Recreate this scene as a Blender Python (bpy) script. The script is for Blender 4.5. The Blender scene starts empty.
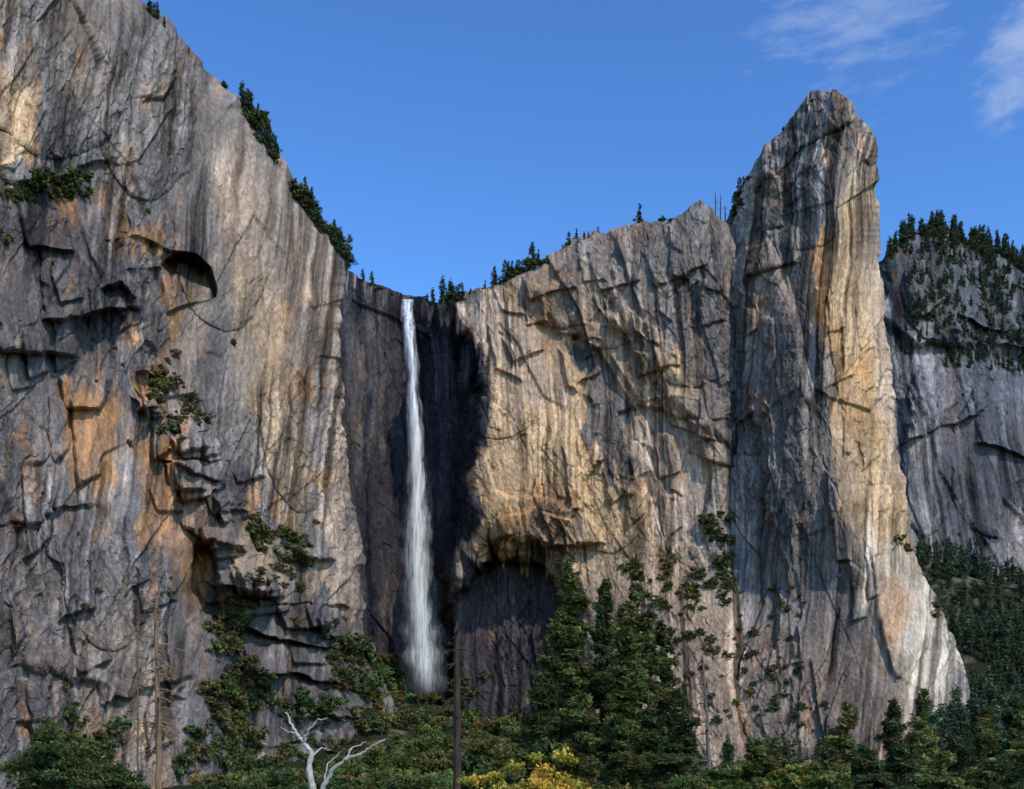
import bpy, math, random
import numpy as np
from mathutils import Vector
np.seterr(all='ignore')
F=1098.0; HZ=800.0; CZ=1.7
f4=np.float32
def W(px,py,D):
    return np.stack([(px-512.0)/F*D, D+0*px, (HZ-py)/F*D+CZ],-1)
# ------------------------------------------------------------ noise
def hsh(ix,iy,seed):
    a=ix.astype(np.int64).astype(np.uint32)*np.uint32(374761393)+iy.astype(np.int64).astype(np.uint32)*np.uint32(668265263)+np.uint32((seed*2654435761+12345)&0xffffffff)
    a=a^(a>>np.uint32(13)); a=a*np.uint32(1274126177); a=a^(a>>np.uint32(16)); a=a*np.uint32(2246822519); a=a^(a>>np.uint32(15))
    return a.astype(f4)*f4(1.0/4294967296.0)
def vn(x,y,seed):
    x=np.asarray(x,f4); y=np.asarray(y,f4)
    ix=np.floor(x); iy=np.floor(y); fx=x-ix; fy=y-iy
    fx=fx*fx*(3-2*fx); fy=fy*fy*(3-2*fy)
    a=hsh(ix,iy,seed); b=hsh(ix+1,iy,seed); c=hsh(ix,iy+1,seed); d=hsh(ix+1,iy+1,seed)
    return (a+(b-a)*fx)*(1-fy)+(c+(d-c)*fx)*fy
def fbm(x,y,o,seed,g=0.5):
    s=0;a=1.0;t=0
    for i in range(o):
        s=s+a*vn(x*(2.03**i)+i*17.3,y*(2.03**i)+i*9.1,seed+i*7); t+=a; a*=g
    return s/t
def sm(a,b,x):
    t=np.clip((x-a)/(b-a),0,1); return t*t*(3-2*t)
def worley(x,y,seed):
    ix=np.floor(x); iy=np.floor(y)
    F1=np.full(x.shape,9,f4); F2=F1.copy(); cx=np.zeros(x.shape,f4); cy=cx.copy(); gx=cx.copy(); gy=cx.copy()
    for dx in (-1,0,1):
        for dy in (-1,0,1):
            jx=ix+dx; jy=iy+dy
            qx=jx+hsh(jx,jy,seed)-x; qy=jy+hsh(jx,jy,seed+1)-y
            d=qx*qx+qy*qy
            n=d<F1
            F2=np.where(n,F1,np.minimum(F2,d)); F1=np.where(n,d,F1)
            cx=np.where(n,-qx,cx); cy=np.where(n,-qy,cy); gx=np.where(n,jx,gx); gy=np.where(n,jy,gy)
    return np.sqrt(F1),np.sqrt(F2),cx,cy,hsh(gx,gy,seed+2),hsh(gx,gy,seed+3),hsh(gx,gy,seed+4)
def sdp(px,py,poly):
    d=np.full(px.shape,1e9,f4); ins=np.zeros(px.shape,bool)
    n=len(poly)
    for i in range(n):
        x0,y0=poly[i]; x1,y1=poly[(i+1)%n]
        ex,ey=x1-x0,y1-y0; L=ex*ex+ey*ey+1e-9
        t=np.clip(((px-x0)*ex+(py-y0)*ey)/L,0,1)
        dd=(px-x0-ex*t)**2+(py-y0-ey*t)**2
        d=np.minimum(d,dd)
        if y0!=y1:
            c=((y0>py)!=(y1>py))&(px<(x1-x0)*(py-y0)/(y1-y0)+x0)
            ins^=c
    d=np.sqrt(d)
    return np.where(ins,d,-d)
def I(x,pts):
    pts=sorted(pts); return np.interp(x,[p[0] for p in pts],[p[1] for p in pts])
# ------------------------------------------------------------ mesh helper
def mkmesh(name,V,Fc,col=None,mat=None,smooth=False):
    me=bpy.data.meshes.new(name)
    V=np.ascontiguousarray(V,f4).reshape(-1,3); Fc=np.ascontiguousarray(Fc,np.int32); k=Fc.shape[1]; n=len(Fc)
    me.vertices.add(len(V)); me.vertices.foreach_set('co',V.ravel())
    me.loops.add(n*k); me.loops.foreach_set('vertex_index',Fc.ravel())
    me.polygons.add(n); me.polygons.foreach_set('loop_start',np.arange(0,n*k,k,dtype=np.int32))
    try: me.polygons.foreach_set('loop_total',np.full(n,k,np.int32))
    except Exception: pass
    me.polygons.foreach_set('use_smooth',np.full(n,smooth,bool))
    if col is not None:
        a=me.color_attributes.new('Col','FLOAT_COLOR','POINT')
        c=np.ones((len(V),4),f4); c[:,:col.shape[-1]]=col.reshape(len(V),-1); a.data.foreach_set('color',c.ravel())
    me.update(calc_edges=True); me.validate()
    ob=bpy.data.objects.new(name,me); bpy.context.scene.collection.objects.link(ob)
    if mat: me.materials.append(mat)
    return ob
# ------------------------------------------------------------ materials
def newmat(name):
    m=bpy.data.materials.new(name); m.use_nodes=True; nt=m.node_tree; nt.nodes.clear(); return m,nt,nt.nodes,nt.links
def rock_mat(name,sc,haze=0.0):
    m,nt,N,L=newmat(name)
    out=N.new('ShaderNodeOutputMaterial'); b=N.new('ShaderNodeBsdfDiffuse'); b.inputs['Roughness'].default_value=0.0
    at=N.new('ShaderNodeAttribute'); at.attribute_name='Col'
    tc=N.new('ShaderNodeTexCoord')
    mp2=N.new('ShaderNodeMapping'); mp2.inputs['Scale'].default_value=(1/sc,1/sc,0.5/sc); L.new(tc.outputs['Object'],mp2.inputs['Vector'])
    n2=N.new('ShaderNodeTexNoise'); n2.inputs['Scale'].default_value=0.5; n2.inputs['Detail'].default_value=4; n2.inputs['Roughness'].default_value=0.7; L.new(mp2.outputs[0],n2.inputs['Vector'])
    r2=N.new('ShaderNodeMapRange'); r2.inputs['From Min'].default_value=0.3; r2.inputs['From Max'].default_value=0.7; r2.inputs['To Min'].default_value=0.62; r2.inputs['To Max'].default_value=1.38; L.new(n2.outputs['Fac'],r2.inputs['Value'])
    mx=N.new('ShaderNodeVectorMath'); mx.operation='SCALE'; L.new(at.outputs['Color'],mx.inputs[0]); L.new(r2.outputs[0],mx.inputs['Scale'])
    L.new(mx.outputs[0],b.inputs[0])
    bp=N.new('ShaderNodeBump'); bp.inputs['Strength'].default_value=0.55; bp.inputs['Distance'].default_value=sc*1.2; L.new(n2.outputs['Fac'],bp.inputs['Height']); L.new(bp.outputs[0],b.inputs['Normal'])
    L.new(b.outputs[0],out.inputs[0]); return m
def leaf_mat(name,tr=0.3):
    m,nt,N,L=newmat(name)
    out=N.new('ShaderNodeOutputMaterial'); at=N.new('ShaderNodeAttribute'); at.attribute_name='Col'
    d=N.new('ShaderNodeBsdfDiffuse'); L.new(at.outputs['Color'],d.inputs[0])
    if tr<=0: L.new(d.outputs[0],out.inputs[0]); return m
    t=N.new('ShaderNodeBsdfTranslucent'); s=N.new('ShaderNodeMixShader'); s.inputs[0].default_value=tr
    L.new(at.outputs['Color'],t.inputs[0]); L.new(d.outputs[0],s.inputs[1]); L.new(t.outputs[0],s.inputs[2]); L.new(s.outputs[0],out.inputs[0]); return m
LEAF=leaf_mat('foliage'); BARK=leaf_mat('dead_wood',0.0); FAR=leaf_mat('far_foliage',0)
# ------------------------------------------------------------ colours
G0=np.array([.078,.069,.068]);G1=np.array([.128,.113,.107]);G2=np.array([.215,.184,.163]);PK=np.array([.37,.265,.19]);TAN=np.array([.43,.285,.16]);OR=np.array([.43,.205,.073]);BK=np.array([.026,.025,.03]);WH=np.array([.46,.38,.285]);BR=np.array([.22,.14,.085])
ROCKS={}
def build(name,PX,PY,D,wraps,paint,mat,seed,px_m,shear=0.15,base=(G1,G2),amp=1.0,calm=None,sk=1.0,big=1.0,stain=1.0):
    P=W(PX,PY,D); U=PX+0.0; Vv=-PY+0.0
    for side,dirv,length,n in wraps:
        k=(np.arange(1,n+1)/n)**1.5*length
        dv=np.array(dirv)
        if side=='R':
            e=P[:,-1:,:]+k[None,:,None]*dv; P=np.concatenate([P,e],1); U=np.concatenate([U,U[:,-1:]+k[None]/px_m],1); Vv=np.concatenate([Vv,np.repeat(Vv[:,-1:],n,1)],1)
            PX=np.concatenate([PX,np.repeat(PX[:,-1:],n,1)],1); PY=np.concatenate([PY,np.repeat(PY[:,-1:],n,1)],1)
        if side=='L':
            e=P[:,:1,:]+k[::-1][None,:,None]*dv; P=np.concatenate([e,P],1); U=np.concatenate([U[:,:1]-k[::-1][None]/px_m,U],1); Vv=np.concatenate([np.repeat(Vv[:,:1],n,1),Vv],1)
            PX=np.concatenate([np.repeat(PX[:,:1],n,1),PX],1); PY=np.concatenate([np.repeat(PY[:,:1],n,1),PY],1)
        if side=='T':
            e=P[:1,:,:]+k[::-1][:,None,None]*dv; P=np.concatenate([e,P],0); Vv=np.concatenate([Vv[:1]+k[::-1][:,None]/px_m,Vv],0); U=np.concatenate([np.repeat(U[:1],n,0),U],0)
            PX=np.concatenate([np.repeat(PX[:1],n,0),PX],0); PY=np.concatenate([np.repeat(PY[:1],n,0),PY],0)
    PX=PX.astype(f4);PY=PY.astype(f4); u=U.astype(f4); v=Vv.astype(f4)
    gu=np.gradient(P,axis=1); gv=np.gradient(P,axis=0)
    nn=np.cross(gv,gu)
    def bl(a,k):
        for _ in range(k):
            p=np.pad(a,((2,2),(2,2),(0,0)),'edge')
            a=(p[:-4,2:-2]+p[4:,2:-2]+p[2:-2,:-4]+p[2:-2,4:]+p[2:-2,2:-2])/5
        return a
    def b3(a,k=1):
        for _ in range(k):
            p=np.pad(a,1,'edge'); a=(p[:-2,1:-1]+p[2:,1:-1]+2*a)/4
            p=np.pad(a,1,'edge'); a=(p[1:-1,:-2]+p[1:-1,2:]+2*a)/4
        return a
    nn/= np.linalg.norm(nn,axis=2,keepdims=True)+1e-9
    s=np.sign(-(nn*P).sum(2))
    if np.median(s)<0: nn=-nn
    nn=bl(nn,6); nn/= np.linalg.norm(nn,axis=2,keepdims=True)+1e-9
    us=u+v*shear+ (fbm(u/60,v/60,3,seed+93)-.5)*10
    rough=sm(.38,.66,fbm(u/110,v/120,3,seed+90))
    if calm is not None: rough=rough*(1-calm(PX,PY))
    rough=0.18+0.95*rough
    H=np.zeros(u.shape,f4); crack=np.ones(u.shape,f4); tone=np.ones(u.shape,f4)
    wx=fbm(u/50,v/80,3,seed+1)-.5; wy=fbm(u/55,v/55,3,seed+2)-.5
    H+=11*big*(fbm(u/100,v/150,3,seed+3)-.5)
    for i,(sx,sy,a,sh,cr,rr) in enumerate([(54,150,6.0*big,.22,.012,.4),(24,68,3.6*big,-.28,.03,.7),(11,28,1.95,.3,.05,1),(5.4,11,1.1,-.2,.07,1),(2.8,5,.55,.1,.1,1)]):
        x=(u+v*(shear+sh)+wx*7*(.8**i))/sx; y=(v+u*.45*(-1)**i+wy*9*(.8**i))/sy
        F1,F2,cx,cy,r1,r2,r3=worley(x,y,seed+10*i+5)
        R=rough if rr>=1 else (rough*rr+(1-rr))
        H+=a*R*((r1-.5)*.85+(r2-.5)*cx*1.8-cy*(.18+.6*(r3-.4)))
        c=sm(0,cr*1.3,F2-F1); H-=a*.06*R*(1-c)
        if i<4: crack*=1-(1-c)*[.0,.08,.18,.2][i]*np.clip(R,0,1)
        tone*=1+(r2-.5)*[.2,.28,.30,.26,.22][i]*np.clip(R,0.3,1)
        if i==2: H=b3(H,1)
    for i,(ca,sa,sp_,ln,a) in enumerate([(1,.08,17,170,1.6),(.78,.62,48,90,2.2),(.8,-.6,56,110,2.2),(1,-.05,31,220,2.3)]):
        q=(u*ca+v*sa+wx*7)/sp_; r_=(-u*sa+v*ca+wy*14)/ln
        qi=np.floor(q+.0); msk=sm(.46,.62,fbm(u/60+i*31,v/80,2,seed+120+i))
        o=hsh(qi,np.floor(r_+hsh(qi,qi*0,seed+131+i)*3),seed+140+i)
        e=np.minimum(q-qi,1-(q-qi)); ck=sm(0,.9/sp_,e)
        H+=b3(a*(o-.5)*msk*rough*1.4-a*.2*(1-ck)*msk); crack*=1-(.3 if i in(0,3) else .1)*(1-ck)*msk
        tone*=1+.16*(o-.5)*msk
    H+=1.2*(fbm(u/7,v/12,4,seed+60)-.5)*rough+ .5*(fbm(u/2.2,v/2.6,2,seed+63)-.5)
    P2=P+nn*(H*px_m*amp)[...,None]
    # colour
    skm=(sk*(.35+.85*sm(.38,.6,fbm(us/45,v/110,3,seed+37))))
    m1=fbm(us/40,v/95,5,seed+30)[...,None]; st=fbm(us/6.2,v/160,4,seed+31)[...,None]; st2=fbm(us/2.2,v/75,3,seed+35)[...,None]
    B0,B1=base
    C=B0+(B1-B0)*sm(.32,.66,m1)
    C=C+(PK*.8-C)*(sm(.5,.66,fbm(us/28,v/75,5,seed+33))*.55*stain)[...,None]
    C=C+(OR*.85-C)*(sm(.56,.68,fbm(us/15,v/48,5,seed+34))*.55*np.clip(rough,.3,1)*stain)[...,None]
    wpx=(fbm(u/26,v/40,4,seed+40)-.5)*40; wpy=(fbm(u/4.5,v/120,3,seed+41)-.5)*80*min(1,sk+.2)+(fbm(u/30,v/30,4,seed+42)-.5)*34
    mott=sm(.3,.6,fbm(u/12,v/30,4,seed+47))
    for poly,c,s_,bl_ in paint:
        mk=sm(-bl_,bl_,sdp(PX+wpx,PY+wpy,poly))*s_
        mk=mk*(.5+.4*sm(.3,.6,st[...,0])+.35*mott)
        C=C+(c-C)*np.clip(mk,0,1)[...,None]
    a1=(st-.5)*2; a2=(st2-.5)*2
    C=C*np.clip(1+a1*.8*skm[...,None],.25,2)*np.clip(1+a2*.5*skm[...,None],.4,2)
    ds=(sm(.55,.67,fbm(us/7.5,v/230,4,seed+38))*np.clip(skm,0,1))[...,None]; C=C*(1-.62*ds)
    ds=(sm(.59,.67,fbm(us/3.2,v/240,3,seed+58))*np.clip(skm,0,1))[...,None]; C=C*(1-.5*ds)
    ws=(sm(.57,.70,fbm(us/5,v/150,4,seed+39))*np.clip(skm,0,1))[...,None]; C=C*(1+.4*ws)
    C=C*(tone*crack)[...,None]
    C=C*(.62+.76*fbm(u/9,v/15,5,seed+48,.7))[...,None]
    C=C*(.82+.38*fbm(u/2.2,v/2.6,2,seed+44))[...,None]
    lap=H-b3(H,6); C=C*np.clip(1+.2*lap,.6,1.3)[...,None]
    mxc=C.max(-1,keepdims=True); C=C*np.minimum(1,(.42+.3*(1-np.exp(-np.maximum(mxc-.42,0)/.3)))/np.maximum(mxc,.42))
    C=np.clip(C,.010,.7)
    nT,nS=u.shape
    idx=np.arange(nT*nS).reshape(nT,nS)
    Q=np.stack([idx[:-1,:-1],idx[1:,:-1],idx[1:,1:],idx[:-1,1:]],-1).reshape(-1,4)
    ob=mkmesh(name,P2.reshape(-1,3),Q,C.reshape(-1,3),mat)
    ROCKS[name]=P2.reshape(-1,3)
    return ob
def onrock(name,px,py):
    P=ROCKS[name]
    a=(P[:,0]/P[:,1]*F+512-px)**2+(HZ-(P[:,2]-CZ)/P[:,1]*F-py)**2
    c=np.where(a<a.min()+6)[0]
    return P[c[np.argmin(P[c,1])]]
def rnd_edge(d,R):
    t=np.clip(1-d/R,0,1); return R*(1-np.sqrt(np.clip(1-t*t,0,1)))
# ============================================================ LEFT CLIFF
nT,nS=920,450
t=np.linspace(-120,835,nT)[:,None]; s=np.linspace(0,1,nS)[None,:]
xr=I(t,[(-120,20),(0,130),(20,163),(70,213),(105,244),(150,274),(190,300),(235,338),(262,352),(285,345),(330,337),(400,343),(480,350),(560,361),(630,364),(680,388),(720,398),(835,402)])
xr=xr+(fbm(t/14,t*0,3,5)-.5)*9
PX=-80+(xr+80)*s; PY=t+0*s
wa=(fbm(PX/30,PY/30,3,77)-.5)*26
D=285+.42*PX+(600-PY)*.07
def feat(poly,a,b,ax=.6):
    global D
    D=D+a*sm(-b,b,sdp(PX+wa*ax,PY+wa*ax,poly))
def bulge(cx,cy,rx,ry,a):
    global D
    q=((PX+wa*.5-cx)/rx)**2+((PY+wa*.5-cy)/ry)**2
    D=D-a*np.sqrt(np.clip(1-q,0,1))
low=[(-200,175),(70,205),(118,235),(142,300),(150,385),(212,445),(232,520),(262,570),(345,625),(420,690),(420,900),(-200,900)]
D=D-10*sm(-6,10,sdp(PX+wa,PY+wa,low))-14*sm(-14,4,sdp(PX+wa*.8,PY-wa,low))*sm(60,150,PX)
feat([(-200,560),(30,540),(110,500),(180,545),(195,620),(330,700),(420,760),(420,900),(-200,900)],-9,8)
feat([(-200,690),(60,650),(140,700),(210,720),(260,800),(260,900),(-200,900)],-9,5)
def rb(cx,cy,rx,ry,a,tl=0):
    global D
    q=((PX+wa*.6-cx)/rx)**2; y=(PY+wa*.8-cy+tl*(PX-cx))/ry
    D=D-a*np.clip(1-q,0,1)**.5*sm(-1.2,.6,y)*sm(1.1,.96,y)
rb(95,262,54,50,12,.1); rb(20,300,60,46,9,-.2); rb(60,470,60,40,3,.3); rb(55,600,60,70,4,-.3); rb(215,495,32,42,9,-.3); rb(282,618,56,20,10,-.2); rb(300,655,58,20,10,-.25); rb(240,560,40,26,8,-.2); rb(190,440,30,30,6,-.3); rb(150,650,50,40,5,.3); rb(330,692,50,18,6,-.2); rb(60,130,60,50,5,.4); rb(170,200,50,50,4,-.5)
bulge(225,240,50,90,5); bulge(60,90,70,70,5); bulge(150,120,50,80,5); bulge(300,400,40,110,5); bulge(110,560,50,90,5)
feat([(163,266),(176,254),(196,256),(210,270),(217,293),(196,284),(172,278)],10,3,.25)
feat([(108,290),(122,284),(134,298),(132,312),(120,302)],7,3,.2)
feat([(150,300),(220,230),(262,330),(300,480),(310,600),(240,560),(200,430),(150,380)],-5,8)
feat([(190,545),(212,540),(220,610),(190,615)],11,3,.3)
feat([(20,205),(70,215),(75,250),(30,248)],-6,2.5,.3)
feat([(60,380),(80,372),(112,378),(100,410),(66,408)],-5,2.5,.3)
feat([(0,120),(40,150),(55,180),(10,185)],-5,3,.5)
rr=np.random.default_rng(9)
for i in range(44):
    q=rr.random(); cx=np.interp(q,[0,.5,1],[140,235,350])+rr.normal()*22; cy=np.interp(q,[0,.5,1],[380,540,660])+rr.normal()*22
    w_=rr.uniform(8,26); h_=rr.uniform(6,18); k_=rr.uniform(-6,6)
    feat([(cx-w_,cy-h_+k_),(cx+w_*.7,cy-h_*.8),(cx+w_,cy+h_*.6+k_),(cx-w_*.6,cy+h_)],-rr.uniform(2.5,7),2.2,.3)
for i in range(20):
    cx=rr.uniform(0,190); cy=rr.uniform(200,760); w_=rr.uniform(8,22); h_=rr.uniform(18,48); k_=rr.uniform(-9,9)
    feat([(cx-w_,cy-h_+k_),(cx+w_*.7,cy-h_*.8),(cx+w_,cy+h_*.6+k_),(cx-w_*.6,cy+h_)],-rr.uniform(2,4),2.2,.4)
D=D+rnd_edge((xr-PX)*.4,14)*1.2
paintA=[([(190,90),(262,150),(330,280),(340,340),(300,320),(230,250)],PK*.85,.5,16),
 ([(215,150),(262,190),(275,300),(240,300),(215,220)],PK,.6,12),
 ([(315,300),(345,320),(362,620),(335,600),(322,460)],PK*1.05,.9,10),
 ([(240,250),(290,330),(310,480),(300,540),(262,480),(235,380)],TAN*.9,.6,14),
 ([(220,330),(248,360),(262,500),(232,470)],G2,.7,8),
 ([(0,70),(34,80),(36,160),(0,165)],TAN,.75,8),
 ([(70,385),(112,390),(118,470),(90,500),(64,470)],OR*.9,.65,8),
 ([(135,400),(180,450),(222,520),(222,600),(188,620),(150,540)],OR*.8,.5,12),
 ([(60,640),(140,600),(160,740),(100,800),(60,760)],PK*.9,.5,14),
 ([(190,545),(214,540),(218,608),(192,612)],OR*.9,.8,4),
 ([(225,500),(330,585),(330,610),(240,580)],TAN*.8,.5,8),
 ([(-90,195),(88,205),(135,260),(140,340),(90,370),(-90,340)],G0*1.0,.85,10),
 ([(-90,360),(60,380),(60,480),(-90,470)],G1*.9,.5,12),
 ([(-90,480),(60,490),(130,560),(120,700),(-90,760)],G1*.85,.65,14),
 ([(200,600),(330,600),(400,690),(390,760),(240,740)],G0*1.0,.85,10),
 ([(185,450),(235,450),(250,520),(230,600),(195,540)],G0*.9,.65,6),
 ([(163,266),(176,254),(196,256),(210,270),(217,293),(196,284),(172,278)],BK*1.3,.8,3),  # shadow under the overhang, painted near-black into the recess
 ([(108,290),(122,284),(134,298),(132,312),(120,302)],BK*1.5,.7,2),  # arch shadow painted into the small hollow
 ([(-90,-130),(60,-130),(180,60),(240,140),(170,150),(60,60)],G2*.68,.55,20)]
RA=rock_mat('near_granite',.5)
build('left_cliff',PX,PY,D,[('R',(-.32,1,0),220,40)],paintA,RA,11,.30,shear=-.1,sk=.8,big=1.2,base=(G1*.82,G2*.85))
# ============================================================ CENTRAL CLIFF + ALCOVE
nT,nS=660,640
s=np.linspace(0,1,nS)[None,:]; t=np.linspace(0,1,nT)[:,None]
PX=300+(850-300)*s+0*t
top=I(PX[:1],[(300,262),(345,268),(365,281),(385,291),(402,299),(412,301),(440,305),(455,297),(475,291),(500,283),(530,267),(555,251),(578,236),(600,229),(625,223),(650,221),(675,214),(695,203),(712,205),(724,219),(740,226),(850,250)])
top=top+(fbm(PX[:1]/13,PX[:1]*0,4,8)-.5)*11*sm(430,470,PX[:1])
PY=top+(800-top)*t
wa=(fbm(PX/26,PY/26,4,177)-.5)*24
D=560-.10*(PX-490)+(560-PY)*.05
D=D+np.maximum(PX-722,0)*.6
xe=I(PY,[(290,440),(325,462),(360,474),(400,482),(480,478),(540,464),(565,455),(800,450)])+wa*.5
al=sm(-6,18,xe-PX); D=D+44*al+18*al*np.sin(np.clip((xe-PX)/130,0,1)*3.14)
bulge(520,470,66,78,14); bulge(500,370,52,70,6); bulge(600,470,60,80,5); bulge(690,300,60,90,6); bulge(610,290,50,60,5); bulge(560,290,40,40,5); bulge(700,480,50,90,6)
cave=[(430,800),(440,640),(452,596),(466,568),(486,560),(498,549),(520,556),(538,550),(556,566),(578,584),(584,620),(578,640),(584,700),(582,800)]
feat(cave,10,9,.9)
feat([(440,800),(448,620),(460,590),(474,570),(502,556),(530,558),(552,572),(566,600),(572,640),(574,700),(572,800)],12,4,1.0)
feat([(475,505),(520,492),(580,505),(596,535),(566,550),(530,540),(500,538),(476,552)],-6,3,1)
tri=sm(-3,2.5,sdp(PX+wa*.2,PY+wa*.2,[(574,338),(598,350),(640,420),(672,508),(610,480),(585,420)])); D=D+tri*8*np.clip(1-(PX-570)/95,0,1)
feat([(617,412),(640,405),(690,418),(710,470),(706,545),(668,548),(640,480)],4,3,.3)
feat([(618,222),(728,195),(748,330),(752,470),(722,440),(660,390),(612,320)],-4,4)
feat([(535,290),(600,262),(640,330),(700,400),(640,402),(600,340),(560,335)],-2.5,3)
for pl in [[(520,275),(560,262),(575,285),(530,300)],[(560,350),(588,362),(592,400),(566,385)],[(640,250),(690,236),(705,262),(660,285)],[(690,420),(730,432),(738,470),(700,455)],[(500,330),(532,320),(545,350),(512,362)],[(655,395),(700,400),(715,440),(672,425)],[(590,262),(625,250),(640,280),(600,292)],[(500,520),(530,512),(545,540),(512,545)],[(545,515),(575,520),(582,548),(552,545)]]:
    feat(pl,-3.0,2,.3)
for i in range(30):
    cx=rr.uniform(500,740); cy=rr.uniform(235,560); w_=rr.uniform(6,16); h_=rr.uniform(10,30); k_=rr.uniform(-4,12)
    feat([(cx-w_,cy-h_-k_),(cx+w_*.7,cy-h_*.8+k_),(cx+w_,cy+h_*.6+k_),(cx-w_*.6,cy+h_-k_)],-rr.uniform(1.5,3.2),1.8,.4)
D=D-np.clip(PY-560,0,400)*.30*sm(555,600,PX)
D=D+rnd_edge((PY-top)*.5,10)*1.2
def calmC(px,py):
    return .7*sm(-8,14,sdp(px,py,[(448,306),(540,305),(560,390),(500,400),(480,340)]))+.85*sm(-4,10,sdp(px,py,[(617,412),(640,405),(690,418),(710,470),(706,545),(668,548),(640,480)]))+.4*sm(0,30,475-px)*sm(700,560,py)
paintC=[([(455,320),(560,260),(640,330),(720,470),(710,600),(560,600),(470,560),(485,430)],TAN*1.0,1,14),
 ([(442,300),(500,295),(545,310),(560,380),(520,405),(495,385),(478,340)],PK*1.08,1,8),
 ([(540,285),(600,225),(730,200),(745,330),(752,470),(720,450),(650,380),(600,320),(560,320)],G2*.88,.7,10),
 ([(560,300),(640,280),(690,380),(640,380),(590,340)],PK*.8,.55,10),
 ([(620,340),(660,330),(720,440),(730,520),(700,420),(650,380)],TAN*.9,.6,8),
 ([(500,278),(575,240),(560,330),(535,305)],BR*1.1,.65,8),
 ([(574,338),(598,350),(640,420),(672,508),(610,480),(585,420)],G1*1.0,.95,3),  # triangular corner shadow painted in as darker grey
 ([(617,412),(640,405),(690,418),(710,470),(706,545),(668,548),(640,480)],PK*1.22,1.1,4),
 ([(485,440),(560,420),(600,500),(590,545),(470,545)],TAN*1.05,.8,12),
 ([(490,500),(560,490),(580,530),(500,540)],OR*.95,.6,8),
 ([(530,300),(560,295),(575,340),(550,345)],BR*.8,.6,5),
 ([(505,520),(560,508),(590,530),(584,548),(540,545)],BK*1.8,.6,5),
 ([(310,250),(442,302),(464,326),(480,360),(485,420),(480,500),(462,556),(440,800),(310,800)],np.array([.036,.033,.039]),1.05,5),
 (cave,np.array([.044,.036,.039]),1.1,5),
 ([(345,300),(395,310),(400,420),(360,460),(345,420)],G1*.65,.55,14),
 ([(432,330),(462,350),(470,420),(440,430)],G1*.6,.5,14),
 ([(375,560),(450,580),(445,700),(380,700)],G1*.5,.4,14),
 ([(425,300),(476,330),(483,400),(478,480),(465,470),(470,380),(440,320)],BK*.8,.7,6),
 ([(580,560),(700,540),(860,600),(860,800),(580,800)],PK*.72,.75,14),
 ([(690,480),(770,480),(800,600),(700,600)],G2*.95,.6,14),
 ([(740,680),(830,690),(820,740),(740,730)],OR*.85,.6,10)]
RC=rock_mat('cliff_granite',.8)
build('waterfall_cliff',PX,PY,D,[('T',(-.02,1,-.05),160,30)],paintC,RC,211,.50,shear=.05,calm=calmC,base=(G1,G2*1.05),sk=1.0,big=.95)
# ============================================================ TOWER
nT,nS=860,340
t=np.linspace(89,802,nT)[:,None]; s=np.linspace(0,1,nS)[None,:]
xl=I(t,[(89,825),(100,808),(125,784),(150,763),(185,743),(210,730),(330,715),(480,700),(802,660)])
xr=I(t,[(89,837),(97,847),(120,860),(150,875),(200,882),(280,885),(340,891),(420,899),(500,907),(560,917),(610,941),(670,966),(720,970),(802,965)])
xr=xr+(fbm(t/12,t*0,3,15)-.5)*5; xl=xl+(fbm(t/11,t*0,3,19)-.5)*6
PX=xl+(xr-xl)*s; PY=t+0*s
wa=(fbm(PX/26,PY/26,3,277)-.5)*20
xc=I(t,[(89,831),(150,842),(220,832),(300,822),(480,838),(640,885),(802,905)])+(fbm(t/60,t*0,3,23)-.5)*16
D=498+(560-PY)*.04-np.clip(PY-590,0,300)*.22
D=D+54*np.clip((xc-PX)/(xc-xl+1),0,1)**1.25*sm(85,230,PY)+22*np.clip((xc-PX)/(xc-xl+1),0,1)*(1-sm(85,230,PY))+50*np.clip((PX-xc)/(xr-xc+1),0,1)**1.6*sm(85,260,PY)
bulge(800,190,60,60,4); bulge(790,420,50,120,4); bulge(860,300,30,120,4); bulge(800,700,90,60,6)
feat([(735,180),(790,120),(850,90),(864,120),(800,150),(760,190)],-3,3)
feat([(728,260),(770,240),(800,330),(810,480),(790,600),(760,480)],-5,4)
feat([(745,240),(790,225),(796,262),(752,275)],-4,2.5,.3)
feat([(870,545),(905,560),(925,640),(895,680),(880,610)],-4,2.5,.3)
feat([(826,470),(842,475),(850,560),(834,560)],-4,2,.3)
for i in range(26):
    cx=rr.uniform(740,900); cy=rr.uniform(150,740); w_=rr.uniform(4,11); h_=rr.uniform(18,50); k_=rr.uniform(-4,6)
    feat([(cx-w_,cy-h_-k_),(cx+w_*.7,cy-h_*.8+k_),(cx+w_,cy+h_*.6+k_),(cx-w_*.6,cy+h_-k_)],-rr.uniform(1.5,3),1.8,.4)
D=D+rnd_edge((PY-89)*.8,12)+rnd_edge((PX-xl)*.5,10)+rnd_edge((xr-PX)*.5,8)
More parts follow.
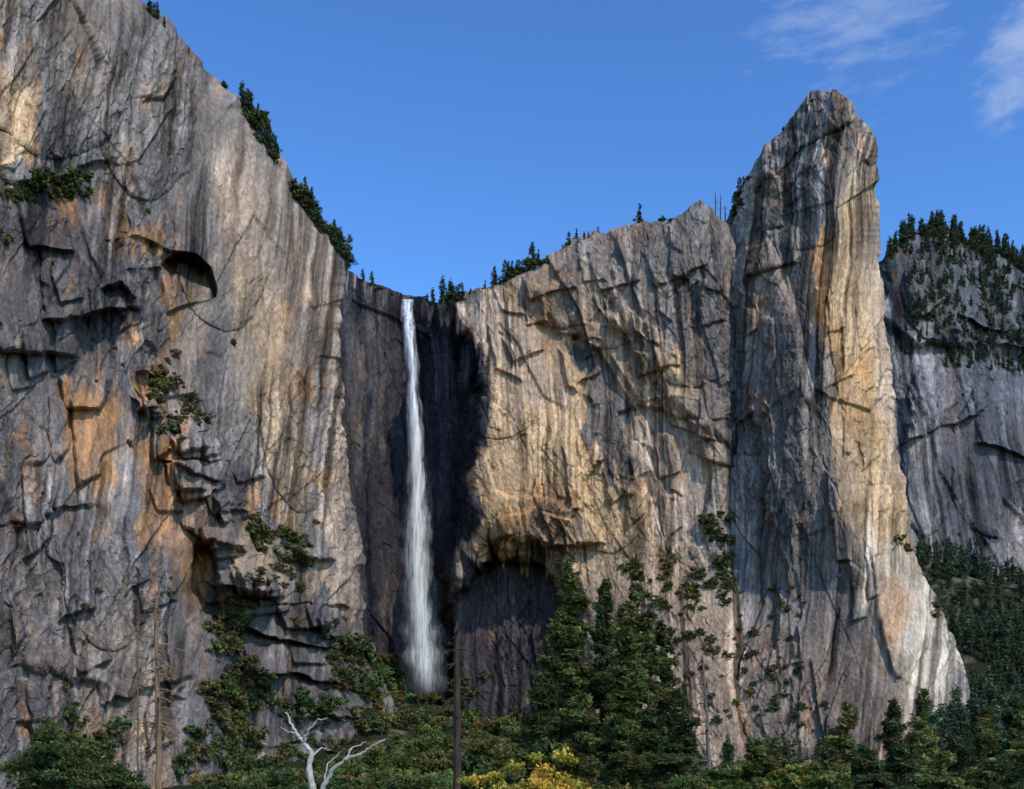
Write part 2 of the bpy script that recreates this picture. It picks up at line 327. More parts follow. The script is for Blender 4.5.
paintT=[([(735,200),(850,160),(826,300),(842,480),(890,660),(780,700),(750,480),(730,300)],G2*.74,.78,12),
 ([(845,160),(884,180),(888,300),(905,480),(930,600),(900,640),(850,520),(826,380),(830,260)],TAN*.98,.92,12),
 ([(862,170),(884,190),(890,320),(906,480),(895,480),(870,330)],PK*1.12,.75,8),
 ([(806,260),(832,250),(835,330),(860,400),(840,400),(812,330)],OR*.85,.65,8),
 ([(760,260),(790,250),(800,330),(775,350)],PK*.8,.45,8),
 ([(840,330),(862,340),(880,440),(860,450)],OR*.85,.55,8),
 ([(856,520),(915,560),(966,670),(960,700),(900,690),(860,610)],WH*.9,.85,10),
 ([(868,560),(900,600),(905,660),(880,640)],OR*.8,.55,8),
 ([(770,100),(830,85),(866,130),(800,150),(750,190)],G1*.85,.75,6),
 ([(780,170),(860,140),(870,190),(790,220)],G2*.9,.5,8),
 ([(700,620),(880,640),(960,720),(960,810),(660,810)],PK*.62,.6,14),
 ([(735,225),(770,240),(775,330),(745,330)],BR,.6,10)]
def calmT(px,py): return .5*sm(800,850,px+0*py)*sm(700,600,py)*sm(130,200,py)
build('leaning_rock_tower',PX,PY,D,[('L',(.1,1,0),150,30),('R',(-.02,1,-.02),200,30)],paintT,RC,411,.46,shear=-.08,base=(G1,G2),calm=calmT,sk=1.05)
# ============================================================ FAR CLIFF
nT,nS=430,330
s=np.linspace(0,1,nS)[None,:]; t=np.linspace(0,1,nT)[:,None]
PX=850+(1180-850)*s+0*t
top=I(PX[:1],[(850,290),(885,262),(900,243),(915,232),(935,227),(955,236),(980,243),(1005,250),(1030,262),(1080,250),(1180,240)])+(fbm(PX[:1]/10,PX[:1]*0,3,28)-.5)*7
PY=top+(700-top)*t
wa=(fbm(PX/26,PY/26,4,377)-.5)*30
D=900+np.clip(370-PY,0,200)*.9-np.clip(PY-500,0,300)*.35+.25*(PX-880)
feat([(930,340),(1200,370),(1200,560),(980,560),(950,440)],20,8)
feat([(885,250),(940,225),(960,330),(915,345),(885,320)],-20,6)
feat([(975,555),(1000,540),(1100,530),(1100,610),(990,600)],-26,8,1)
bulge(1000,460,50,80,14); bulge(930,450,30,90,14); bulge(940,290,40,50,16)
rb(960,395,30,24,9,.5); rb(1010,425,36,30,9,-.4); rb(915,400,16,40,8,.2); rb(930,280,24,26,12,.3); rb(985,300,30,24,12,-.3)
FC_HAZE=np.array([.088,.088,.098])  # far rock grey with bluish distance haze mixed into the colour
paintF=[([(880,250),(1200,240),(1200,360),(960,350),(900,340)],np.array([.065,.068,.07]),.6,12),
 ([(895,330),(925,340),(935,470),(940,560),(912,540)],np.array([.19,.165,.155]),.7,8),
 ([(960,390),(1010,400),(1010,540),(975,520)],FC_HAZE*1.5,.45,12),
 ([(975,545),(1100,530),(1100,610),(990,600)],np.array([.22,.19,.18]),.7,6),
 ([(940,430),(1000,480),(990,560),(940,520)],FC_HAZE*.6,.5,14)]
build('distant_cliff',PX,PY,D,[('T',(0,1,0),200,12)],paintF,rock_mat('distant_granite',1.3),611,.85,base=(FC_HAZE*.75,FC_HAZE*1.25),amp=.9,sk=.95,stain=.25)
# ============================================================ TERRAIN
ctl=[(430,797,100),(430,790,180),(430,772,320),(430,738,460),(430,700,590),(380,720,440),(370,690,520),(300,797,250),(200,800,230),(0,800,200),(520,755,500),(560,742,560),(600,788,330),(700,772,470),(700,797,200),(800,780,450),(850,797,250),(900,768,460),(960,725,520),(1000,797,180),(1000,780,300),(1000,745,450),(1000,700,600),(1000,640,740),(1000,590,860),(935,560,880),(1150,560,880),(1150,740,420),(940,640,720),(1100,797,150),(-200,800,150),(512,800,40),(900,800,40),(100,800,40),(200,700,700),(600,600,800)]
cp=np.array([W(np.array(float(a)),np.array(float(b)),float(c)) for a,b,c in ctl])
def terr(x,y):
    x=np.asarray(x,float); y=np.asarray(y,float)
    w=0;z=0
    for c in cp:
        k=1/(((x-c[0])**2+(y-c[1])**2)+300.)**1.5; w=w+k; z=z+k*(c[2]-CZ)
    z=z/w
    z=z*sm(30,120,y)
    return z+(fbm(x/25+50,y/25+50,4,900)-.5)*5*sm(60,250,y)
gx=np.concatenate([np.linspace(-6000,-420,24)[:-1],np.linspace(-420,620,420),np.linspace(620,6000,24)[1:]])
gy=np.concatenate([np.linspace(-3000,-20,20)[:-1],np.linspace(-20,960,420),np.linspace(960,9000,24)[1:]])
X,Y=np.meshgrid(gx,gy); Z=terr(X,Y)
nn=fbm(X/9,Y/9,4,901)[...,None]; C=np.array([.022,.024,.013])*(.6+.8*nn)+np.array([.08,.07,.055])*sm(.58,.7,fbm(X/6,Y/6,4,903))[...,None]
idx=np.arange(X.size).reshape(X.shape); Q=np.stack([idx[:-1,:-1],idx[:-1,1:],idx[1:,1:],idx[1:,:-1]],-1).reshape(-1,4)
mkmesh('ground',np.stack([X,Y,Z],-1),Q,C,rock_mat('forest_soil',.6),smooth=True)
# ============================================================ PLANTS
rng=np.random.default_rng(4)
def tube(pts,rad,sides=6):
    pts=np.array(pts,float); n=len(pts); V=[];Fc=[]
    for i in range(n):
        d=pts[min(i+1,n-1)]-pts[max(i-1,0)]; d/=np.linalg.norm(d)+1e-9
        a=np.cross(d,[.3,1,.1]); a/=np.linalg.norm(a)+1e-9; b=np.cross(d,a)
        for k in range(sides):
            th=2*math.pi*k/sides; V.append(pts[i]+rad[i]*(a*math.cos(th)+b*math.sin(th)))
    for i in range(n-1):
        for k in range(sides):
            a=i*sides+k;b=i*sides+(k+1)%sides; Fc.append((a,b,b+sides)); Fc.append((a,b+sides,a+sides))
    return np.array(V),np.array(Fc)
class Geo:
    def __init__(s): s.V=[];s.F=[];s.C=[];s.n=0
    def add(s,V,Fc,C):
        if len(V)==0:return
        s.V.append(V);s.F.append(Fc+s.n);s.C.append(np.broadcast_to(C,V.shape).copy());s.n+=len(V)
    def get(s): return np.concatenate(s.V),np.concatenate(s.F),np.concatenate(s.C)
def leaves(cen,dirv,ls,asp,col,r):
    n=len(cen); d=dirv/(np.linalg.norm(dirv,axis=1,keepdims=True)+1e-9)
    q=r.normal(size=(n,3)); sdv=np.cross(d,q); sdv/=np.linalg.norm(sdv,axis=1,keepdims=True)+1e-9
    L=ls*(.6+.8*r.random((n,1)))
    a=cen-d*L*.5+sdv*L*asp; b=cen-d*L*.5-sdv*L*asp; c=cen+d*L*.5
    V=np.stack([a,b,c],1).reshape(-1,3); Fc=np.arange(3*n).reshape(n,3)
    return V,Fc,np.repeat(col,3,0)
def conifer(H,R,nleaf,ls,seed,col=(.035,.06,.022),start=.12,nb=None,limbs=True,ragged=.55):
    r=np.random.default_rng(seed); g=Geo()
    lean=r.normal(size=2)*.015*H
    tp=np.linspace(0,1,7); pts=np.stack([lean[0]*tp**2,lean[1]*tp**2,H*tp],1)
    V,Fc=tube(pts,H*.014*(1.05-tp),6); g.add(V,Fc,np.array([.08,.055,.04]))
    nb=nb or int(H*3.6)
    tt=start+(1-start)*r.random(nb)**.85; tt=np.clip(tt,0,.985)
    az=r.random(nb)*2*math.pi
    prof=np.minimum(1,((1-tt)/(1-start))**.62*1.0)*sm(start-.05,start+.15,tt)*.92+.05
    prof*=.5+1.0*vn(tt*9,tt*0+az/2,seed)
    Ln=R*prof*(1-ragged+ragged*1.4*r.random(nb))
    el=np.radians(-24+52*tt+r.normal(size=nb)*10)
    dx=np.stack([np.cos(az)*np.cos(el),np.sin(az)*np.cos(el),np.sin(el)],1)
    base=np.stack([lean[0]*tt**2,lean[1]*tt**2,H*tt],1)
    if limbs:
        for i in range(0,nb):
            if Ln[i]>R*.2:
                V,Fc=tube([base[i],base[i]+dx[i]*Ln[i]*.5-np.array([0,0,Ln[i]*.03]),base[i]+dx[i]*Ln[i]*.95],[H*.003,H*.002,H*.0006],3); g.add(V,Fc,np.array([.07,.05,.035]))
    p=Ln**1.3; p/=p.sum(); bi=r.choice(nb,nleaf,p=p)
    s=.12+.9*r.random(nleaf)**.7
    side=np.stack([-np.sin(az),np.cos(az),0*az],1)[bi]
    cen=base[bi]+dx[bi]*(Ln[bi]*s)[:,None]
    wd=(Ln[bi]*.2*(1.15-s))+ls*.25
    cen+=side*(r.normal(size=nleaf)*wd)[:,None]; cen[:,2]+=r.normal(size=nleaf)*ls*.3-.12*Ln[bi]*s*s+.04*Ln[bi]
    dr=dx[bi]*.8+side*r.normal(size=(nleaf,1))*.7+r.normal(size=(nleaf,3))*.35
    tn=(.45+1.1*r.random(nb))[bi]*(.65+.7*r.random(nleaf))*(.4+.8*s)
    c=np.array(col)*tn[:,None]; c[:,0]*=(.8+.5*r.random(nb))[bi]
    g.add(*leaves(cen,dr,ls,.19,c,r)); return g.get()
def broad(H,R,ncl,nl,ls,seed,col=(.06,.085,.025),stem=True,asp=.42,crown=.35):
    r=np.random.default_rng(seed); g=Geo()
    d=r.normal(size=(ncl,3)); d/=np.linalg.norm(d,axis=1,keepdims=True); rad=(.3+.7*r.random(ncl)**.7)*(.7+.5*r.random(ncl))
    c=d*rad[:,None]*np.array([R,R,H*(1-crown)/2]); c[:,2]+=H*(1+crown)/2
    if stem:
        k=max(1,ncl//2)
        V,Fc=tube([(0,0,-.03*H),(R*.04,0,H*.2),(0,R*.05,H*.5),(0,0,H*.8)],[H*.03,H*.022,H*.014,H*.004],6); g.add(V,Fc,np.array([.09,.07,.05]))
        for i in range(k):
            b=np.array([0,0,H*(.15+.35*r.random())]); m=(b+c[i])/2+np.array([0,0,-.04*H])
            V,Fc=tube([b,m,c[i]],[H*.012,H*.008,H*.002],4); g.add(V,Fc,np.array([.085,.065,.045]))
    n=ncl*nl; ci=np.repeat(np.arange(ncl),nl); cr=(.10+.17*r.random(ncl))*R*1.15
    o=r.normal(size=(n,3)); o/=np.linalg.norm(o,axis=1,keepdims=True); o*=(r.random((n,1))**.5)*(.8+.5*r.random((n,1)))
    cen=c[ci]+o*cr[ci][:,None]*np.array([1.2,1.2,.7])
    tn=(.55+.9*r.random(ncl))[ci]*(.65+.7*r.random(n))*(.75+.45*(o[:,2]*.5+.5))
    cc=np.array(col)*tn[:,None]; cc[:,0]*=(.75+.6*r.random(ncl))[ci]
    g.add(*leaves(cen,r.normal(size=(n,3)),ls,asp,cc,r)); return g.get()
def place(geo,pos,sc=1,rot=0,szz=1,tint=1):
    V,Fc,C=geo; c,s=math.cos(rot),math.sin(rot)
    V2=np.stack([V[:,0]*c-V[:,1]*s,V[:,0]*s+V[:,1]*c,V[:,2]*szz],1)*sc+np.array(pos); return V2,Fc,C*tint
def single(name,geo,pos,rot=0,mat=LEAF):
    V,Fc,C=geo; ob=mkmesh(name,V,Fc,C,mat); ob.location=pos; ob.rotation_euler[2]=rot; return ob
def ground_pos(px,D):
    x=(px-512)/F*D; return (x,D,float(terr(np.array([x]),np.array([float(D)]))[0])-.2)
LODC=[conifer(20,3.0+.45*i,700,1.5,50+i,limbs=False,nb=60,col=(.055,.072,.034),ragged=.7) for i in range(5)]
LODO=[broad(7,4.2,24,38,.9,70+i,col=(.075,.09,.03)) for i in range(5)]
LODS=[broad(2.4,1.9,18,40,.34,80+i,col=(.075,.088,.034),crown=.05) for i in range(5)]
def mass(name,items,mat=FAR):
    g=Geo()
    for kind,pos,sc,szz,tint in items:
        T={'c':LODC,'o':LODO,'s':LODS}[kind][rng.integers(5)]
        g.add(*place(T,pos,sc,rng.random()*6.28,szz,np.array(tint)))
    V,Fc,C=g.get(); return mkmesh(name,V,Fc,C,mat)
k=0
for px,tp,D,rp,dn in [(572,560,165,26,1),(600,580,185,24,1),(641,560,160,25,1),(664,622,175,25,.9),(620,604,140,26,1),(548,646,150,25,.9),(583,696,115,36,1),(652,700,120,32,1),(618,716,100,34,1),(532,716,130,28,.9),(556,620,200,24,.8),(676,690,150,22,.8)]:
    p=ground_pos(px,D); H=(HZ-tp)/F*D+CZ-p[2]; R=rp/F*D*1.35
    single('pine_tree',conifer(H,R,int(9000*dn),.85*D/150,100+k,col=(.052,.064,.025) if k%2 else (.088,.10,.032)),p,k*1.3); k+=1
for px,tp,D,rp,dn in [(845,704,150,22,.7),(893,702,120,22,.8),(924,690,190,16,.7),(955,735,140,28,.8),(985,712,110,30,1),(1015,700,150,28,.9),(760,742,160,24,.8),(905,742,95,26,.8),(1035,720,90,34,1),(865,748,110,26,.8),(940,752,80,28,.8)]:
    p=ground_pos(px,D); H=(HZ-tp)/F*D+CZ-p[2]; R=rp/F*D*1.2
    single('pine_tree',conifer(H,R,int(7500*dn),.8*D/140,100+k,col=(.07,.085,.036) if k%2 else (.13,.135,.045),ragged=.65),p,k*1.3); k+=1
k=0
for px,tp,D,rp,col in [(380,745,110,36,(.115,.13,.036)),(345,765,100,30,(.08,.10,.03)),(430,728,130,38,(.105,.12,.036)),(480,730,120,30,(.09,.105,.034)),(405,772,80,40,(.07,.09,.028)),(500,765,90,30,(.06,.08,.028)),(795,762,100,26,(.17,.175,.04)),(720,768,100,26,(.08,.10,.03)),(255,764,120,34,(.06,.08,.028)),(310,764,110,30,(.07,.09,.03)),(280,772,70,34,(.06,.08,.028)),(225,780,80,28,(.06,.08,.028)),(690,780,80,28,(.09,.105,.03)),(830,775,90,26,(.10,.12,.036)),(250,783,50,32,(.055,.075,.025)),(360,782,55,32,(.07,.09,.028)),(425,780,60,30,(.08,.095,.03)),(60,735,110,44,(.055,.075,.026)),(105,762,90,36,(.06,.08,.028)),(340,752,115,26,(.075,.095,.03)),(300,775,95,40,(.06,.08,.028))]:
    p=ground_pos(px,D); H=(HZ-tp)/F*D+CZ-p[2]; R=rp/F*D
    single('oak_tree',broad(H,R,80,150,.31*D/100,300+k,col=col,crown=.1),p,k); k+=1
k=0
for px,tp,D,rp in [(486,766,34,30),(545,755,32,38),(580,772,36,18)]:
    p=ground_pos(px,D); H=(HZ-tp)/F*D+CZ-p[2]
    single('golden_leaf_oak',broad(H,rp/F*D,80,110,.11,400+k,col=(.42,.31,.05) if k else (.34,.30,.05),crown=.1),p,k); k+=1
it=[]
for i in range(430):
    px=rng.uniform(335,530); D=rng.uniform(190,590)
    p=ground_pos(px,D)
    if rng.random()<.72: it.append(('o',p,rng.uniform(.5,1.25),1,(rng.uniform(.7,1.4),rng.uniform(.7,1.2),.9)))
    else: it.append(('c',p,rng.uniform(.25,.6),1,(1,1,1)))
for i in range(230):
    px=rng.uniform(205,480); D=rng.uniform(90,270); it.append(('o',ground_pos(px,D),rng.uniform(.3,.65),1,(rng.uniform(.7,1.4),rng.uniform(.7,1.2),.9)))
for i in range(150):
    px=rng.uniform(560,960); D=rng.uniform(260,460)
    it.append(('c' if rng.random()<.5 else 'o',ground_pos(px,D),rng.uniform(.35,.8),1,(rng.uniform(.9,1.4),1,.9)))
mass('talus_woodland',it)
it=[]
for i in range(1250):
    px=rng.uniform(915,1150); D=rng.uniform(300,890)
    p=ground_pos(px,D); q=rng.uniform(.7,1.4); it.append(('c',p,rng.uniform(.45,1.2),1,(.85*q,.95*q,1.15*q)))
mass('forested_slope',it)
def rim(rock,lst,name,kind='c'):
    it=[]
    for px,py,h in lst:
        p=onrock(rock,px,py); m=p[1]/F
        q=p+np.array([0,1.5,-h*m*.12]); kk=kind if rng.random()<.8 or rock=='distant_cliff' else 'o'; b=20 if kk=='c' else 10
        it.append((kk,tuple(q),h*m/b,1,(.75*rng.uniform(.8,1.3),.85,.95)))
    if it: mass(name,it)
L_=[(150,12,26),(158,18,22),(165,26,16),(154,15,20),(190,52,10),(225,86,12)]
for a,b,n in [((244,104),(278,158),26),((298,196),(350,262),46)]:
    for i in range(n):
        q=rng.random(); L_.append((a[0]+(b[0]-a[0])*q+rng.normal()*1.5,a[1]+(b[1]-a[1])*q+rng.uniform(-1,9),rng.uniform(14,38)))
rim('left_cliff',L_,'ridge_pine_trees')
M_=[(432,304,22),(440,303,32),(448,301,26),(455,298,18),(495,284,24),(503,281,28),(511,278,24),(519,273,20),(531,266,32),(527,268,22),(536,264,20),(569,243,18),(577,237,14),(638,222,24),(641,222,16),(660,219,10),(420,303,10),(380,290,14),(372,285,20),(362,281,18),(392,296,11),(470,293,10),(485,287,12),(600,229,9),(700,204,8)]
M_+=[(rng.uniform(426,464),302,rng.uniform(10,26)) for i in range(12)]+[(a,282-(a-490)*.33,rng.uniform(8,22)) for a in rng.uniform(486,548,16)]+[(a,250-(a-555)*.4,rng.uniform(6,14)) for a in rng.uniform(555,600,6)]+[(a,221,rng.uniform(5,10)) for a in rng.uniform(620,670,5)]
rim('waterfall_cliff',M_,'ridge_pine_trees')
rim('leaning_rock_tower',[(738,196,24),(742,190,18),(732,208,18),(748,178,10),(812,99,7),(802,106,6),(735,215,18),(780,128,6)],'ridge_pine_trees')
tf=lambda a: float(np.interp(a,[885,900,915,935,955,980,1005,1030,1080,1180],[262,243,232,227,236,243,250,262,250,240]))
E_=[(a,tf(a)+abs(rng.normal())*4,rng.uniform(10,30)) for a in rng.uniform(888,1150,200)]
for i in range(430):
    a=rng.uniform(905,1100); E_.append((a,tf(a)+rng.random()**1.2*118,rng.uniform(9,21)))
for i in range(110): E_.append((rng.uniform(945,1080),rng.uniform(338,370),rng.uniform(9,18)))
for i in range(20):
    a=rng.uniform(905,1080); b=rng.uniform(385,530)
    for j in range(5): E_.append((a+rng.normal()*6,b+rng.normal()*4,rng.uniform(5,11)))
for i in range(120): E_.append((rng.uniform(905,985),rng.uniform(540,620),rng.uniform(8,18)))
rim('distant_cliff',E_,'distant_pine_trees')
def shr(rock,clumps,name):
    it=[]
    for cx,cy,rx,ry,n,sz in clumps:
        for i in range(int(n*1.25)):
            p=onrock(rock,cx+rng.normal()*rx,cy+rng.normal()*ry); m=p[1]/F; kk=rng.uniform(.3,1.1)
            it.append(('s',tuple(p+np.array([0,-.3,-sz*m*.35*kk])),sz*kk*m/2.2,rng.uniform(.7,1.2),(rng.uniform(.7,1.2),rng.uniform(.8,1.1),.9)))
    mass(name,it)
shr('left_cliff',[(48,188,20,6,26,16),(20,196,12,4,8,12),(163,390,9,8,12,13),(188,415,12,7,18,12),(262,530,8,10,12,13),(290,548,10,12,14,14),(275,575,10,7,9,11),(232,650,10,22,32,19),(240,700,18,18,30,19),(75,745,26,16,36,21),(350,655,13,13,22,16),(375,680,13,13,22,16),(320,625,12,7,5,9),(170,355,4,4,3,9),(15,235,8,5,3,10),(300,560,18,16,10,10),(215,745,20,15,16,18),(320,715,30,18,26,14),(370,720,20,20,22,17),(290,765,34,14,34,15),(100,330,60,80,10,6),(90,620,60,60,10,7)],'cliff_shrubs')
shr('waterfall_cliff',[(722,545,10,14,20,12),(700,590,14,12,14,12),(735,585,12,12,10,10),(600,465,5,4,3,8),(760,500,3,8,4,8),(690,640,18,18,14,11),(440,700,25,14,26,12),(380,675,20,14,20,12),(500,735,40,10,24,12),(640,590,20,18,10,11),(570,600,8,18,8,11),(740,640,30,25,10,7),(680,700,60,22,26,9)],'cliff_shrubs')
shr('leaning_rock_tower',[(790,600,8,10,9,8),(765,640,12,24,12,7),(780,700,30,22,20,8),(900,735,40,14,20,10),(905,545,3,5,4,8),(736,205,4,7,6,8),(940,610,3,5,4,7),(760,500,3,6,3,8)],'cliff_shrubs')
# ============================================================ DEAD TREES
def snag(name,px,tp,D,rb_,nbr,blen,col,seed,lean=0,br_=.3):
    r=np.random.default_rng(seed); p=ground_pos(px,D); H=(HZ-tp)/F*D+CZ-p[2]; g=Geo()
    tt=np.linspace(0,1,16); pts=np.stack([lean*tt+r.normal(size=16)*.03,r.normal(size=16)*.03,H*tt],1); rad=rb_*(1-.6*tt)*(.9+.2*r.random(16)); rad[-1]*=.35
    V,Fc=tube(pts,rad,8); g.add(V,Fc,np.array(col)*(.7+.6*r.random((len(V),1))))
    for i in range(nbr):
        h=r.uniform(.3,.98); az=r.random()*6.28; L=blen*r.uniform(.35,1)*(1.25-h*.7); e=r.uniform(-.5,.2)
        b=np.array([lean*h,0,H*h]); d=np.array([math.cos(az),math.sin(az),e])
        q=[b,b+d*L*.5,b+d*L+np.array([0,0,-.2*L])]
        V,Fc=tube(q,[rb_*br_,rb_*br_*.6,rb_*br_*.2],4); g.add(V,Fc,np.array(col)*r.uniform(.7,1.2))
        for j in range(3):
            w=q[1]+(q[2]-q[1])*r.random(); V,Fc=tube([w,w+np.array([r.normal(),r.normal(),-.5])*L*.25],[rb_*br_*.4,rb_*br_*.12],3); g.add(V,Fc,np.array(col))
    single(name,g.get(),p,0,BARK)
snag('dead_pine_trunk',457,621,70,.34,20,1.6,(.045,.033,.028),1)
snag('dead_pine_trunk',160,590,75,.25,60,2.3,(.17,.11,.065),2,lean=-.3)
snag('dead_pine_trunk',712,655,110,.24,30,2.2,(.12,.09,.075),3,lean=-.9,br_=.35)
snag('dead_pine_trunk',138,620,140,.17,40,2.6,(.12,.09,.065),4,br_=.35)
for i,(px,py,h) in enumerate([(718,210,22),(723,214,26),(728,216,16)]):
    p=onrock('waterfall_cliff',px,py); m=p[1]/F; g=Geo(); V,Fc=tube([(0,0,-3),(0.2,0,h*m*.5),(0,0,h*m)],[.4,.3,.12],6); g.add(V,Fc,np.array([.08,.07,.065]))
    for j in range(6):
        z=h*m*rng.uniform(.3,.9); a=rng.random()*6.28; V,Fc=tube([(0,0,z),(math.cos(a)*1.6,math.sin(a)*1.6,z+.3)],[.14,.05],3); g.add(V,Fc,np.array([.08,.07,.065]))
    single('dead_ridge_tree',g.get(),tuple(p),0,BARK)
g=Geo(); D=26.
def br(pts,r0,r1,dy=0):
    n=len(pts); r=np.random.default_rng(int(pts[0][0]*7+r0*1000))
    P=np.array([W(np.array(float(a)),np.array(float(b)),D+dy*i/n) for i,(a,b) in enumerate(pts)])
    q=np.linspace(0,n-1,n*5); P=np.stack([np.interp(q,range(n),P[:,j]) for j in range(3)],1); P+=r.normal(size=P.shape)*.012
    rad=np.linspace(r0,r1,len(P))*(.85+.3*r.random(len(P)))
    V,Fc=tube(P,rad,7); g.add(V,Fc,np.array([.40,.36,.31])*(.65+.5*r.random((len(V),1))))
br([(318,866),(316,820),(313,790),(309,768),(311,752),(304,742)],.10,.05)
br([(304,742),(296,733),(290,722),(286,712)],.05,.015,.5)
br([(304,742),(308,730),(318,720),(328,718)],.035,.01,-.5)
br([(311,756),(322,748),(331,750)],.028,.008,.4)
br([(316,822),(322,790),(332,770),(345,760),(360,754),(372,746),(386,739)],.065,.018,-.8)
br([(345,760),(352,748),(366,742)],.025,.008,.3)
br([(296,733),(288,732),(281,727)],.02,.007)
br([(322,790),(328,764),(340,752)],.025,.008)
V,Fc,C=g.get(); mkmesh('bare_dead_branches',V,Fc,C,BARK,True)
# ============================================================ WATERFALL
m,nt,N,L=newmat('falling_water')
out=N.new('ShaderNodeOutputMaterial'); at=N.new('ShaderNodeAttribute'); at.attribute_name='Col'; sp=N.new('ShaderNodeSeparateColor'); L.new(at.outputs['Color'],sp.inputs[0])
tc=N.new('ShaderNodeTexCoord'); mp=N.new('ShaderNodeMapping'); mp.inputs['Scale'].default_value=(.8,.5,.07); L.new(tc.outputs['Object'],mp.inputs[0])
no=N.new('ShaderNodeTexNoise'); no.inputs['Scale'].default_value=1.0; no.inputs['Detail'].default_value=5; no.inputs['Roughness'].default_value=.6; L.new(mp.outputs[0],no.inputs['Vector'])
r=N.new('ShaderNodeMapRange'); r.inputs['From Min'].default_value=.36; r.inputs['From Max'].default_value=.64; r.inputs['To Min'].default_value=.12; r.inputs['To Max'].default_value=1.15; L.new(no.outputs['Fac'],r.inputs['Value'])
mu=N.new('ShaderNodeMath'); mu.operation='MULTIPLY'; mu.use_clamp=True; L.new(r.outputs[0],mu.inputs[0]); L.new(sp.outputs[0],mu.inputs[1])
d=N.new('ShaderNodeBsdfDiffuse'); d.inputs[0].default_value=(.85,.85,.85,1)
tr=N.new('ShaderNodeBsdfTransparent'); mm=N.new('ShaderNodeMixShader'); L.new(mu.outputs[0],mm.inputs[0]); L.new(tr.outputs[0],mm.inputs[1]); L.new(d.outputs[0],mm.inputs[2]); L.new(mm.outputs[0],out.inputs[0])
WATER=m
g=Geo()
for li,(wf,op,dy) in enumerate([(.5,1.05,0),(.8,.65,-1.5),(1.2,.36,-3),(1.6,.13,-4.5)]):
    nv,na=300,17
    py=np.linspace(298,700,nv)[:,None]; a=np.linspace(-1,1,na)[None,:]
    cx=I(py,[(298,406),(320,408),(380,413),(480,417),(560,418),(640,421),(700,428)])+(fbm(py/22,py*0+li,4,31+li)-.5)*5
    w=I(py,[(298,6.5),(320,5),(380,6),(480,8.5),(560,11),(640,14),(680,16),(700,17)])*wf*(.7+.6*fbm(py/14,py*0+li,4,41+li))
    P=W(cx+w*np.sin(a*1.57),py+0*a,600-12*sm(298,340,py)+dy-3*np.cos(a*1.57))
    P[:1,:,1]+=4
    al=np.cos(a*1.57)**1.1*op*(1+0*py)*(1-.3*sm(540,696,py))*(1-.1*sm(420,560,py))*sm(701,655,py)
    if li==3: al=al*sm(400,600,py)
    idx=np.arange(nv*na).reshape(nv,na); Q=np.stack([idx[:-1,:-1],idx[1:,:-1],idx[1:,1:]],-1).reshape(-1,3); Q2=np.stack([idx[:-1,:-1],idx[1:,1:],idx[:-1,1:]],-1).reshape(-1,3)
    g.add(P.reshape(-1,3),np.concatenate([Q,Q2]),np.repeat(al.reshape(-1,1),3,1))
V,Fc,C=g.get(); mkmesh('waterfall',V,Fc,C,WATER,True)
# ============================================================ SKY + SUN
az=math.radians(145); el=math.radians(42)
w=bpy.data.worlds.new('World'); bpy.context.scene.world=w; w.use_nodes=True; nt=w.node_tree; N=nt.nodes; L=nt.links; N.clear()
out=N.new('ShaderNodeOutputWorld'); bg=N.new('ShaderNodeBackground'); bg.inputs[1].default_value=.15
sk=N.new('ShaderNodeTexSky'); sk.sky_type='NISHITA'; sk.sun_disc=False; sk.sun_elevation=el; sk.sun_rotation=az; sk.altitude=300; sk.air_density=1.2; sk.dust_density=.5; sk.ozone_density=2
gm=N.new('ShaderNodeGamma'); gm.inputs[1].default_value=1.5; L.new(sk.outputs[0],gm.inputs[0])
tn=N.new('ShaderNodeMixRGB'); tn.blend_type='MULTIPLY'; tn.inputs[0].default_value=1; tn.inputs[2].default_value=(.50,.68,.82,1); L.new(gm.outputs[0],tn.inputs[1])
tc=N.new('ShaderNodeTexCoord')
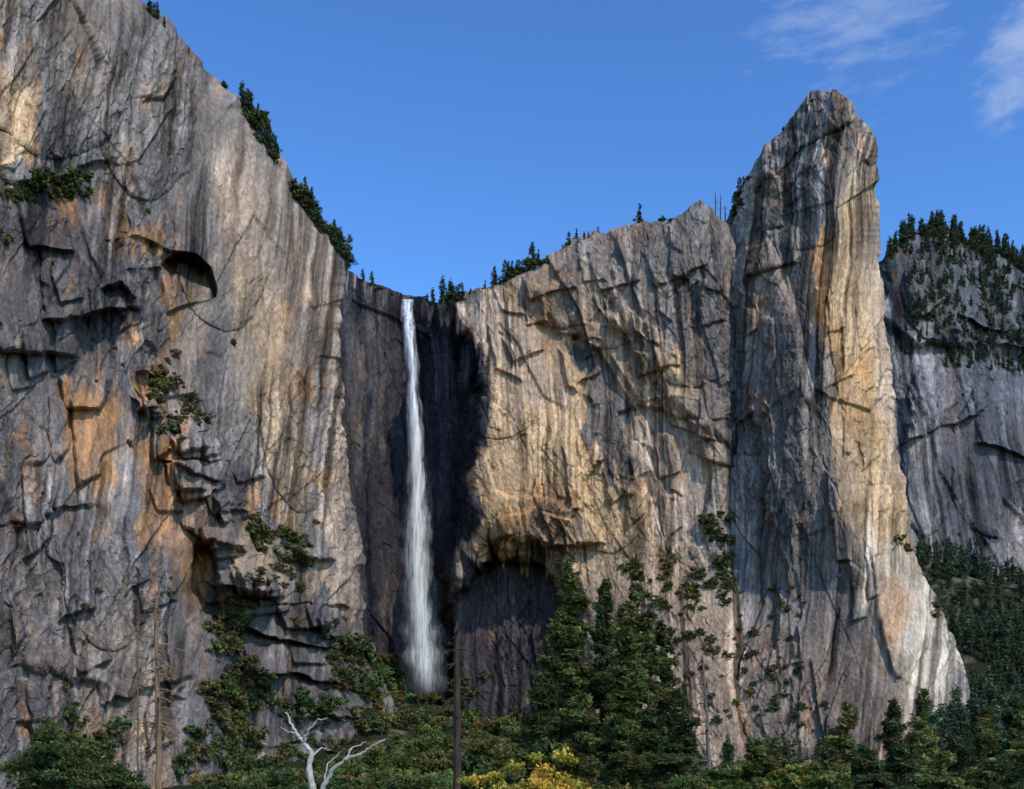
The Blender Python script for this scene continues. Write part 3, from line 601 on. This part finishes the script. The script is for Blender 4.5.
def cloud(px,py,rad,seed,thr,stretch,prev,amt):
    v=Vector(((px-512)/F,1,(HZ-py)/F)).normalized()
    mp=N.new('ShaderNodeMapping'); mp.inputs['Location'].default_value=(seed,0,0); mp.inputs['Scale'].default_value=stretch; L.new(tc.outputs['Generated'],mp.inputs[0])
    no=N.new('ShaderNodeTexNoise'); no.inputs['Scale'].default_value=22; no.inputs['Detail'].default_value=8; no.inputs['Roughness'].default_value=.62; L.new(mp.outputs[0],no.inputs['Vector'])
    ds=N.new('ShaderNodeVectorMath'); ds.operation='DISTANCE'; L.new(tc.outputs['Generated'],ds.inputs[0]); ds.inputs[1].default_value=v
    fr=N.new('ShaderNodeMapRange'); fr.interpolation_type='SMOOTHSTEP'; fr.inputs['From Min'].default_value=rad; fr.inputs['From Max'].default_value=rad*.1; fr.inputs['To Min'].default_value=-.35; fr.inputs['To Max'].default_value=.16; L.new(ds.outputs['Value'],fr.inputs['Value'])
    ad=N.new('ShaderNodeMath'); ad.operation='ADD'; L.new(fr.outputs[0],ad.inputs[0]); L.new(no.outputs['Fac'],ad.inputs[1])
    nr=N.new('ShaderNodeMapRange'); nr.interpolation_type='SMOOTHSTEP'; nr.inputs['From Min'].default_value=thr; nr.inputs['From Max'].default_value=thr+.36; nr.inputs['To Max'].default_value=amt; L.new(ad.outputs[0],nr.inputs['Value'])
    mx=N.new('ShaderNodeMixRGB'); L.new(nr.outputs[0],mx.inputs[0]); L.new(prev,mx.inputs[1]); mx.inputs[2].default_value=(3.3,4.0,5.4,1); return mx.outputs[0]
c=cloud(1028,62,.075,3.1,.44,(1,1,2),tn.outputs[0],.6)
c=cloud(870,-25,.17,7.7,.47,(1,1,4),c,.35)
L.new(c,bg.inputs[0]); L.new(bg.outputs[0],out.inputs[0])
sd=bpy.data.lights.new('sun','SUN'); sd.energy=3.6; sd.angle=math.radians(.6); sd.color=(1,.90,.75)
so=bpy.data.objects.new('sun',sd); bpy.context.scene.collection.objects.link(so)
dv=Vector((math.sin(az)*math.cos(el),math.cos(az)*math.cos(el),math.sin(el)))
so.rotation_euler=(-dv).to_track_quat('-Z','Y').to_euler()
# ============================================================ CAMERA
cd=bpy.data.cameras.new('camera'); co=bpy.data.objects.new('camera',cd); bpy.context.scene.collection.objects.link(co)
cd.sensor_width=36; cd.lens=36*F/1024; cd.shift_y=(HZ-394.5)/1024; cd.clip_end=20000; cd.clip_start=.1
co.location=(0,0,CZ); co.rotation_euler=(math.radians(90),0,0)
sc=bpy.context.scene; sc.camera=co
sc.view_settings.view_transform='Standard'; sc.view_settings.look='None'; sc.view_settings.exposure=0
print('done')
